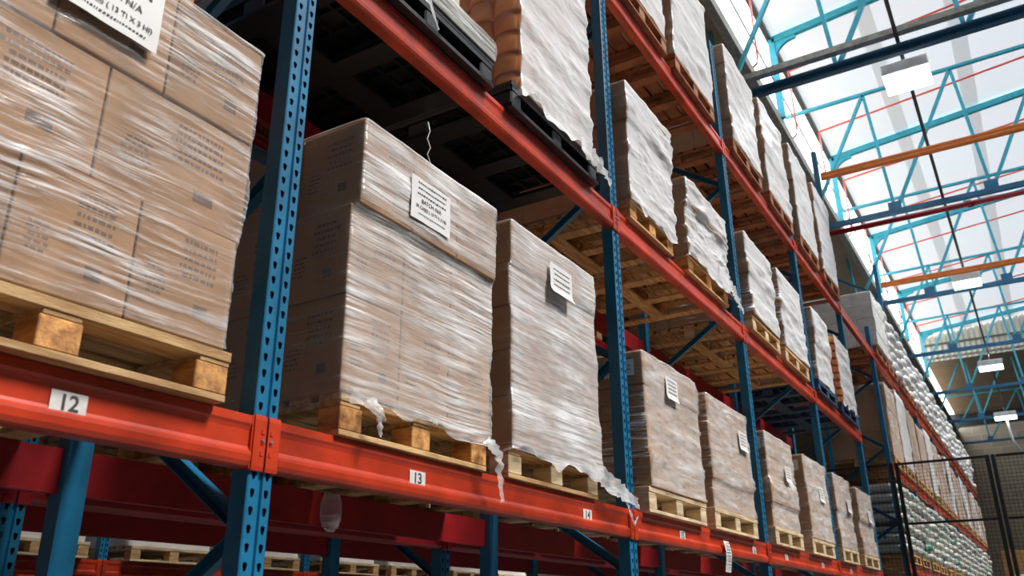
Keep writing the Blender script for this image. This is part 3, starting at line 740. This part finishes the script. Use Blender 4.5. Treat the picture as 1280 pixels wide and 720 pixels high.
def tile_load(label, y0, y1, z0, z1, seed, group, film=('film_side', 'film_milky_glare'), tiers=9):
    hx = (XF - XK) / 2; hy = (y1 - y0) / 2; t = thing('roof_tile_load', label, 'pallet load', (mid(XF, XK), (y0 + y1) / 2, z0), group)
    H = z1 - z0; th = H / tiers; nx = 7; ny = 4
    for k in range(tiers):
        for i in range(nx):
            w = 2 * (hx - .02) / nx; o = ob('roof_tile', tile_m(w / 2 * .93, th * 1.02), t, (-hx + .02 + w * (i + .5), -hy + .05, k * th), math.pi)
        for j in range(ny):
            w = 2 * (hy - .02) / ny; ob('roof_tile', tile_m(w / 2 * .93, th * 1.02), t, (hx - .05, -hy + .02 + w * (j + .5), k * th), -math.pi / 2)
    bm = bmesh.new()
    for k in range(tiers):
        for j in range(8):
            w = 2 * (hy - .055) / 8; box(bm, -hx + .01, hx - .05, -hy + .05 + w * j, -hy + .05 + w * (j + .9), k * th + .002, (k + 1) * th - .004)
    ob('tile_stack', me(bm, 'tile_stack', 'terracotta'), t)['kind'] = 'stuff'
    offs = [((k + 1) * th, .012, .012 + .006 * (k % 2), .012, .012) for k in range(tiers)]
    ob('stretch_wrap', film_mesh('stretch_wrap', hx, hy, -.04, H, offs, 200, 80, seed, .012, film, hem=.09, hemx=.02), t)
    return t
tl = tile_load('orange clay roof tiles in white film, top centre beside the second upright', 1.46, 2.27, L2 + .152, L2 + 1.36, 71, G2)
tail(tl, [(.075, 2.1, 4.12), (.09, 2.26, 4.08), (.09, 2.38, 4.05), (.09, 2.45, 4.0)], .14, 14)
tail(tl, [(.075, 1.5, 4.13), (.09, 1.6, 4.10), (.09, 1.66, 4.06)], .06, 15)
wood_pallet('wooden pallet under the crumpled white load right of the second upright', mid(XF, XK), 3.25, L2, .76, 1.18, group='wooden pallets on the middle beams')
l = load('crumpled white wrapped load with cardboard lid right of the second upright', XK, XF, 2.86, 3.64, L2 + PH, L2 + 1.02, 3, [2, 2], 3, 'cardboard', film=('film_side', 'film_milky_glare'), nper=160, nrow=70, seed=80, jit=.025, amp=.02, group=G2, skirt=.05, hem=.06)
bm = bmesh.new(); bar(bm, (-.55, -.02, .90), (.50, -.02, .89), .70, .02); bar(bm, (.50, -.34, .885), (.56, .30, .80), .16, .012); ob('cardboard_lid', me(bm, 'cardboard_lid', 'tan_cardboard'), l)
wood_pallet('wooden pallet under the low slumped white load', mid(XF, XK), 4.415, L2, .95, 1.18, group='wooden pallets on the middle beams')
l = load('low slumped white wrapped load with a torn trailing corner', XK, XF, 3.93, 4.9, L2 + PH, L2 + .78, 3, [3, 2], 3, 'tan_cardboard', film=('film_side', 'film_milky_glare'), nper=160, nrow=60, seed=81, jit=.035, amp=.028, group=G2, skirt=.05, hem=.08, hemx=.02)
tail(l, [(.07, 4.6, 4.2), (.09, 4.85, 4.12), (.09, 5.0, 4.06), (.09, 5.12, 3.99)], .2, 16)
mids = [(5.58, 6.48, 4.95, 'wrapped carton load on the middle beams behind the third upright', 'pale'), (6.72, 7.68, 4.98, 'rounded white wrapped load on the middle beams before the fourth upright', 'pale'), (8.25, 9.1, 5.02, 'white wrapped load on a blue pallet just past the fourth upright', 'blue')]
for k, (y0, y1, zt, lab, pk) in enumerate(mids):
    if pk == 'blue': plastic_pallet('blue plastic pallet under the white load past the fourth upright', mid(XF, XK), (y0 + y1) / 2, L2, 1.0, 1.2, 'blue plastic pallets', 'blue_plastic')
    else: wood_pallet(f'wooden pallet on the middle beams under the {["carton load behind the third upright", "rounded white load"][k]}', mid(XF, XK), (y0 + y1) / 2, L2, y1 - y0 + .03, wood='wood', blk='pale_wood', group='wooden pallets on the middle beams')  # deck browner than its blocks: shaded underside put into the wood colour
    load(lab, XK, XF, y0, y1, L2 + PH + .006, zt, 4, [2, 3], 3, 'tan_cardboard', film=('film_clear', 'film_milky_glare'), nper=100, nrow=50, seed=84 + k, jit=.02, amp=.02, group=G2)
plastic_pallet('blue plastic pallet under the farther orange tiles', mid(XF, XK), 9.98, L2, 1.0, 1.2, 'blue plastic pallets', 'blue_plastic')
tile_load('farther orange tiles in white film at the end of the middle beams', 9.52, 10.42, L2 + .152, L2 + 1.05, 90, G2)

# ---- top level
G3 = 'tall white wrapped carton loads on the top beams'
tops_ = [(2.88, 3.82, 7.20, 'wooden'), (4.05, 5.05, 7.15, ''), (5.62, 6.62, 7.10, ''), (6.95, 7.95, 7.22, ''), (8.32, 9.30, 7.30, ''), (9.62, 10.6, 7.32, '')]
for k, (y0, y1, zt, _) in enumerate(tops_):
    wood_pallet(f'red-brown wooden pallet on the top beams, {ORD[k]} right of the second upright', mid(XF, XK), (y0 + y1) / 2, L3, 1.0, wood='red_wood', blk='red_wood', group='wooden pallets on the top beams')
    load(f'tall white wrapped carton load on the top beams, {ORD[k]} right of the second upright', XK, XF, y0, y1, L3 + PH, zt, 5, [3, 2], 3, 'tan_cardboard', film=('film_side', 'film_milky_glare'), nper=100, nrow=50, seed=100 + k, jit=.015, amp=.018, group=G3)
# ---- rack behind: dark cartons on pallets
XB0, XB1 = -1.25 - 1.08, -1.25 + .03
rear_desc = {1: 'numbered', 2: 'middle', 3: 'top'}
for lv, z in ((1, L1), (2, L2), (3, L3)):
    for k in range(8):
        y0 = .2 + 1.33 * k + (.05 if k % 2 else 0)
        if lv == 3 and k > 6: pass
        w_ = .98; yc = y0 + w_ / 2
        if abs((yc % B) - 0) < .5 or (yc % B) > 2.2: yc = math.floor(yc / B) * B + (.72 if (yc % B) < 1.35 else 1.98)
        yc = math.floor(k / 2) * B + (.72 if k % 2 == 0 else 1.98)
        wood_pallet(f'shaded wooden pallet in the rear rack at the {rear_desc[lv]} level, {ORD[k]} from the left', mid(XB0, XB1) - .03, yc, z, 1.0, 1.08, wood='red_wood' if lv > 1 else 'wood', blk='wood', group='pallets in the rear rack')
        load(f'shaded brown carton load in the rear rack at the {rear_desc[lv]} level, {ORD[k]} from the left', XB0, XB1, yc - .47, yc + .47, z + PH, z + PH + (.95 + .12 * ((k * 7 + lv) % 3) / 2) * (1 if lv != 3 else 1.15), 3, 2, 2, 'cardboard', film=('film_side', 'film_side'), nper=40, nrow=16, seed=200 + lv * 10 + k, jit=.01, group='carton loads in the rear rack')

# ---- rack across the next aisle
for k in range(8):
    yc = .72 + math.floor(k / 2) * B + (.72 if k % 2 == 0 else 1.98)
    wood_pallet(f'pale wooden pallet in the rack across the next aisle, {ORD[k]} from the left', -5.7 - .5, yc, L1, 1.0, wood='pale_wood', blk='wood', group='pallets across the next aisle')
    load(f'low pinkish white load in the rack across the next aisle, {ORD[k]} from the left', -6.75, -5.68, yc - .48, yc + .48, L1 + PH, L1 + PH + .75, 3, 2, 2, 'white_carton', film=('film_milky_glare', 'film_milky_glare'), nper=60, nrow=24, seed=300 + k, jit=.02, amp=.03, group='loads across the next aisle')

# ---- distant section: sacks and cartons
def sack_m(dx, dy, dz, colour):
    def mk():
        bm = bmesh.new(); bmesh.ops.create_cube(bm, size=1); bmesh.ops.subdivide_edges(bm, edges=bm.edges[:], cuts=4, use_grid_fill=True)
        for v in bm.verts:
            x, y, z = v.co * 2; p = Vector((x, y, z)); rr = (abs(x) ** 4 + abs(y) ** 4 + abs(z) ** 4) ** .25
            q = p / rr; v.co = Vector((q.x * dx / 2 * 1.03, q.y * dy / 2 * 1.03, q.z * dz / 2 * 1.06 * (1 - .18 * max(abs(q.x), abs(q.y)) ** 6) + dz / 2))
        for f in bm.faces: f.smooth = True
        return me(bm, 'sack', colour)
    return cached(('s', round(dx, 2), round(dy, 2), round(dz, 2), colour), mk)
def sack_load(label, x0, x1, y0, y1, z0, z1, tiers, colour, seed, group):
    r = random.Random(seed); cx, cy = (x0 + x1) / 2, (y0 + y1) / 2; t = thing('sack_load', label, 'pallet load', (cx, cy, z0), group)
    th = (z1 - z0) / tiers; dx = (x1 - x0) / 2; dy = (y1 - y0) / 2
    for k in range(tiers):
        for i in range(2):
            for j in range(2):
                ob('sack', sack_m(dx, dy, th, colour), t, (-dx / 2 + i * dx + r.uniform(-.03, .045), -dy / 2 + j * dy + r.uniform(-.02, .02), k * th + .014), r.uniform(-.03, .03))
    return t
for i in range(NB):
    for j in range(2):
        n_ = i * 2 + j; yc = S0 + B * i + (.70 if j == 0 else 1.98)
        for lv, z in ((1, M1), (2, M2), (3, M3)):
            ln = {1: 'lowest', 2: 'middle', 3: 'top'}[lv]
            wood_pallet(f'pallet on the {ln} beams beyond the fence, {ORD[n_]} from the near end', mid(XF, XK), yc, z, 1.08, wood='wood' if lv < 3 else 'red_wood', group='pallets beyond the fence', detail=False)
            if lv == 2:
                load(f'brown and white wrapped cartons on the middle beams beyond the fence, {ORD[n_]} from near end', XK, XF, yc - .56, yc + .56, z + PH, z + PH + 1.25 + .15 * ((n_ * 5) % 3) / 2, 3, 2, 2, ['cardboard', 'tan_cardboard', 'cardboard'][n_ % 3], film=('film_side', 'film_milky_glare' if n_ % 3 == 1 else 'film_clear'), nper=40, nrow=16, seed=400 + n_, jit=.02, amp=.04, group='carton loads beyond the fence')
            elif lv == 1:
                sack_load(f'white and green printed sacks on the lowest beams beyond the fence, {ORD[n_]} from near end', XK, XF, yc - .56, yc + .56, z + PH, z + PH + 1.12, 7, 'printed_sack', 500 + n_, 'sack loads on the lowest beams beyond the fence')
            elif n_ == 0:
                load('pale grey wrapped block of bricks on the top beams where the far section begins', XK, XF + .05, 13.62, 14.85, z + PH, 6.98, 4, [4, 3], 4, 'white_carton', film=('film_side', 'film_clear'), nper=80, nrow=40, seed=120, jit=.01)
            else:
                sack_load(f'lumpy white sacks on the top beams beyond the fence, {ORD[n_]} from near end', XK, XF, yc - .56, yc + .56, z + PH, z + PH + 1.15 + .1 * ((n_ * 3) % 4) / 3, 6, 'milky_plastic', 600 + n_, 'sack loads on the top beams beyond the fence')

# ------------------------------------------------------------------ black wire fence before the far section
FY, FZ = 13.12, 3.86
t = thing('wire_fence', 'black wire mesh fence with double posts across the aisle', 'fence', (0, FY, 0))
for x in (.03, .11, 1.40, 1.475, 3.0, 3.08):
    bm = bmesh.new(); box(bm, x - .026, x + .026, -.03, .03, 0, FZ); ob('fence_post', me(bm, 'fence_post', 'black_steel'), t)
def wiremesh(x0, x1, z0, z1, s=.055):
    bm = bmesh.new(); nx = int((x1 - x0) / s); nz = int((z1 - z0) / s)
    for i in range(nx + 1): x = x0 + (x1 - x0) * i / nx; box(bm, x - .0022, x + .0022, -.0022, .0022, z0, z1)
    for i in range(nz + 1): z = z0 + (z1 - z0) * i / nz; box(bm, x0, x1, -.006, -.0018, z - .0022, z + .0022)
    return me(bm, 'mesh_panel', 'black_steel')
for x0, x1 in ((-.98, -.01), (.14, 1.37), (1.51, 2.97)):
    ob('mesh_panel', wiremesh(x0, x1, .1, FZ - .02), t)
    for z in (FZ - .02, 2.92, .1):
        bm = bmesh.new(); box(bm, x0, x1, -.02, .02, z - .018, z + .018); ob('fence_rail', me(bm, 'fence_rail', 'black_steel'), t)
bm = bmesh.new(); box(bm, -1.0, -.95, -.03, .03, 0, FZ); ob('fence_post', me(bm, 'fence_post', 'black_steel'), t)

# ------------------------------------------------------------------ goods standing beyond the rack end
for k, (x, y, z, w, h) in enumerate(((1.0, 39.5, 0, 1.6, 1.3), (1.0, 39.5, 1.3, 1.6, 1.3), (1.0, 39.5, 2.6, 1.5, 1.45))):
    tag(ob('cardboard_box', carton_m(w, 1.2, h, 'orange_cardboard', .02), None, (x, y, z)), f'large orange-brown cardboard box beyond the rack end, {["lowest", "middle", "topmost"][k]} of its stack', 'box', 'stacked boxes beyond the rack end')
for k in range(3):
    load(f'white wrapped bundle on the floor beyond the rack end, {["left", "middle", "right"][k]} of three', .7 + 1.5 * k, 1.9 + 1.5 * k, 35.6, 36.8, 0, 3.0, 4, 2, 2, 'white_carton', film=('film_milky_glare', 'film_milky_glare'), nper=40, nrow=16, seed=700 + k, jit=.03, amp=.08, group='white bundles beyond the rack end')

# ------------------------------------------------------------------ loose film hanging inside the rack
bm = bmesh.new()
pts = [(-.1 + .01 * math.sin(a * 3), .415 + .05 * math.sin(a) , 1.96 - .13 * abs(math.cos((a) / 2)) ) for a in []]
prof = [(0, .030), (.03, .042), (.06, .047), (.09, .044), (.115, .034), (.13, .016)]
rows = [[bm.verts.new((.025 * math.sin(2 * math.pi * i / 14) * (r_ / .047), r_ * math.cos(2 * math.pi * i / 14), -d_)) for i in range(14)] for d_, r_ in prof]
for a, b in zip(rows, rows[1:]):
    for i in range(14): bm.faces.new((a[i], a[(i + 1) % 14], b[(i + 1) % 14], b[i])).smooth = True
bm.faces.new(rows[-1])
tag(ob('plastic_bag', me(bm, 'plastic_bag', 'film_side'), None, (-.1, .415, 1.962)), 'small clear plastic bag hanging below the beam left of number 13', 'plastic bag')
bm = bmesh.new(); tube(bm, [(0, 0, .14), (.004, .012, .09), (0, -.004, .04), (.01, .012, -.01), (0, .0, -.05), (.006, .02, -.09), (.0, .01, -.14)], .004, 6)
tag(ob('hanging_strap', me(bm, 'hanging_strap', 'milky_plastic'), None, (-.4, 1.27, 3.83)), 'thin white strap dangling above the load with the square sheet', 'strap')
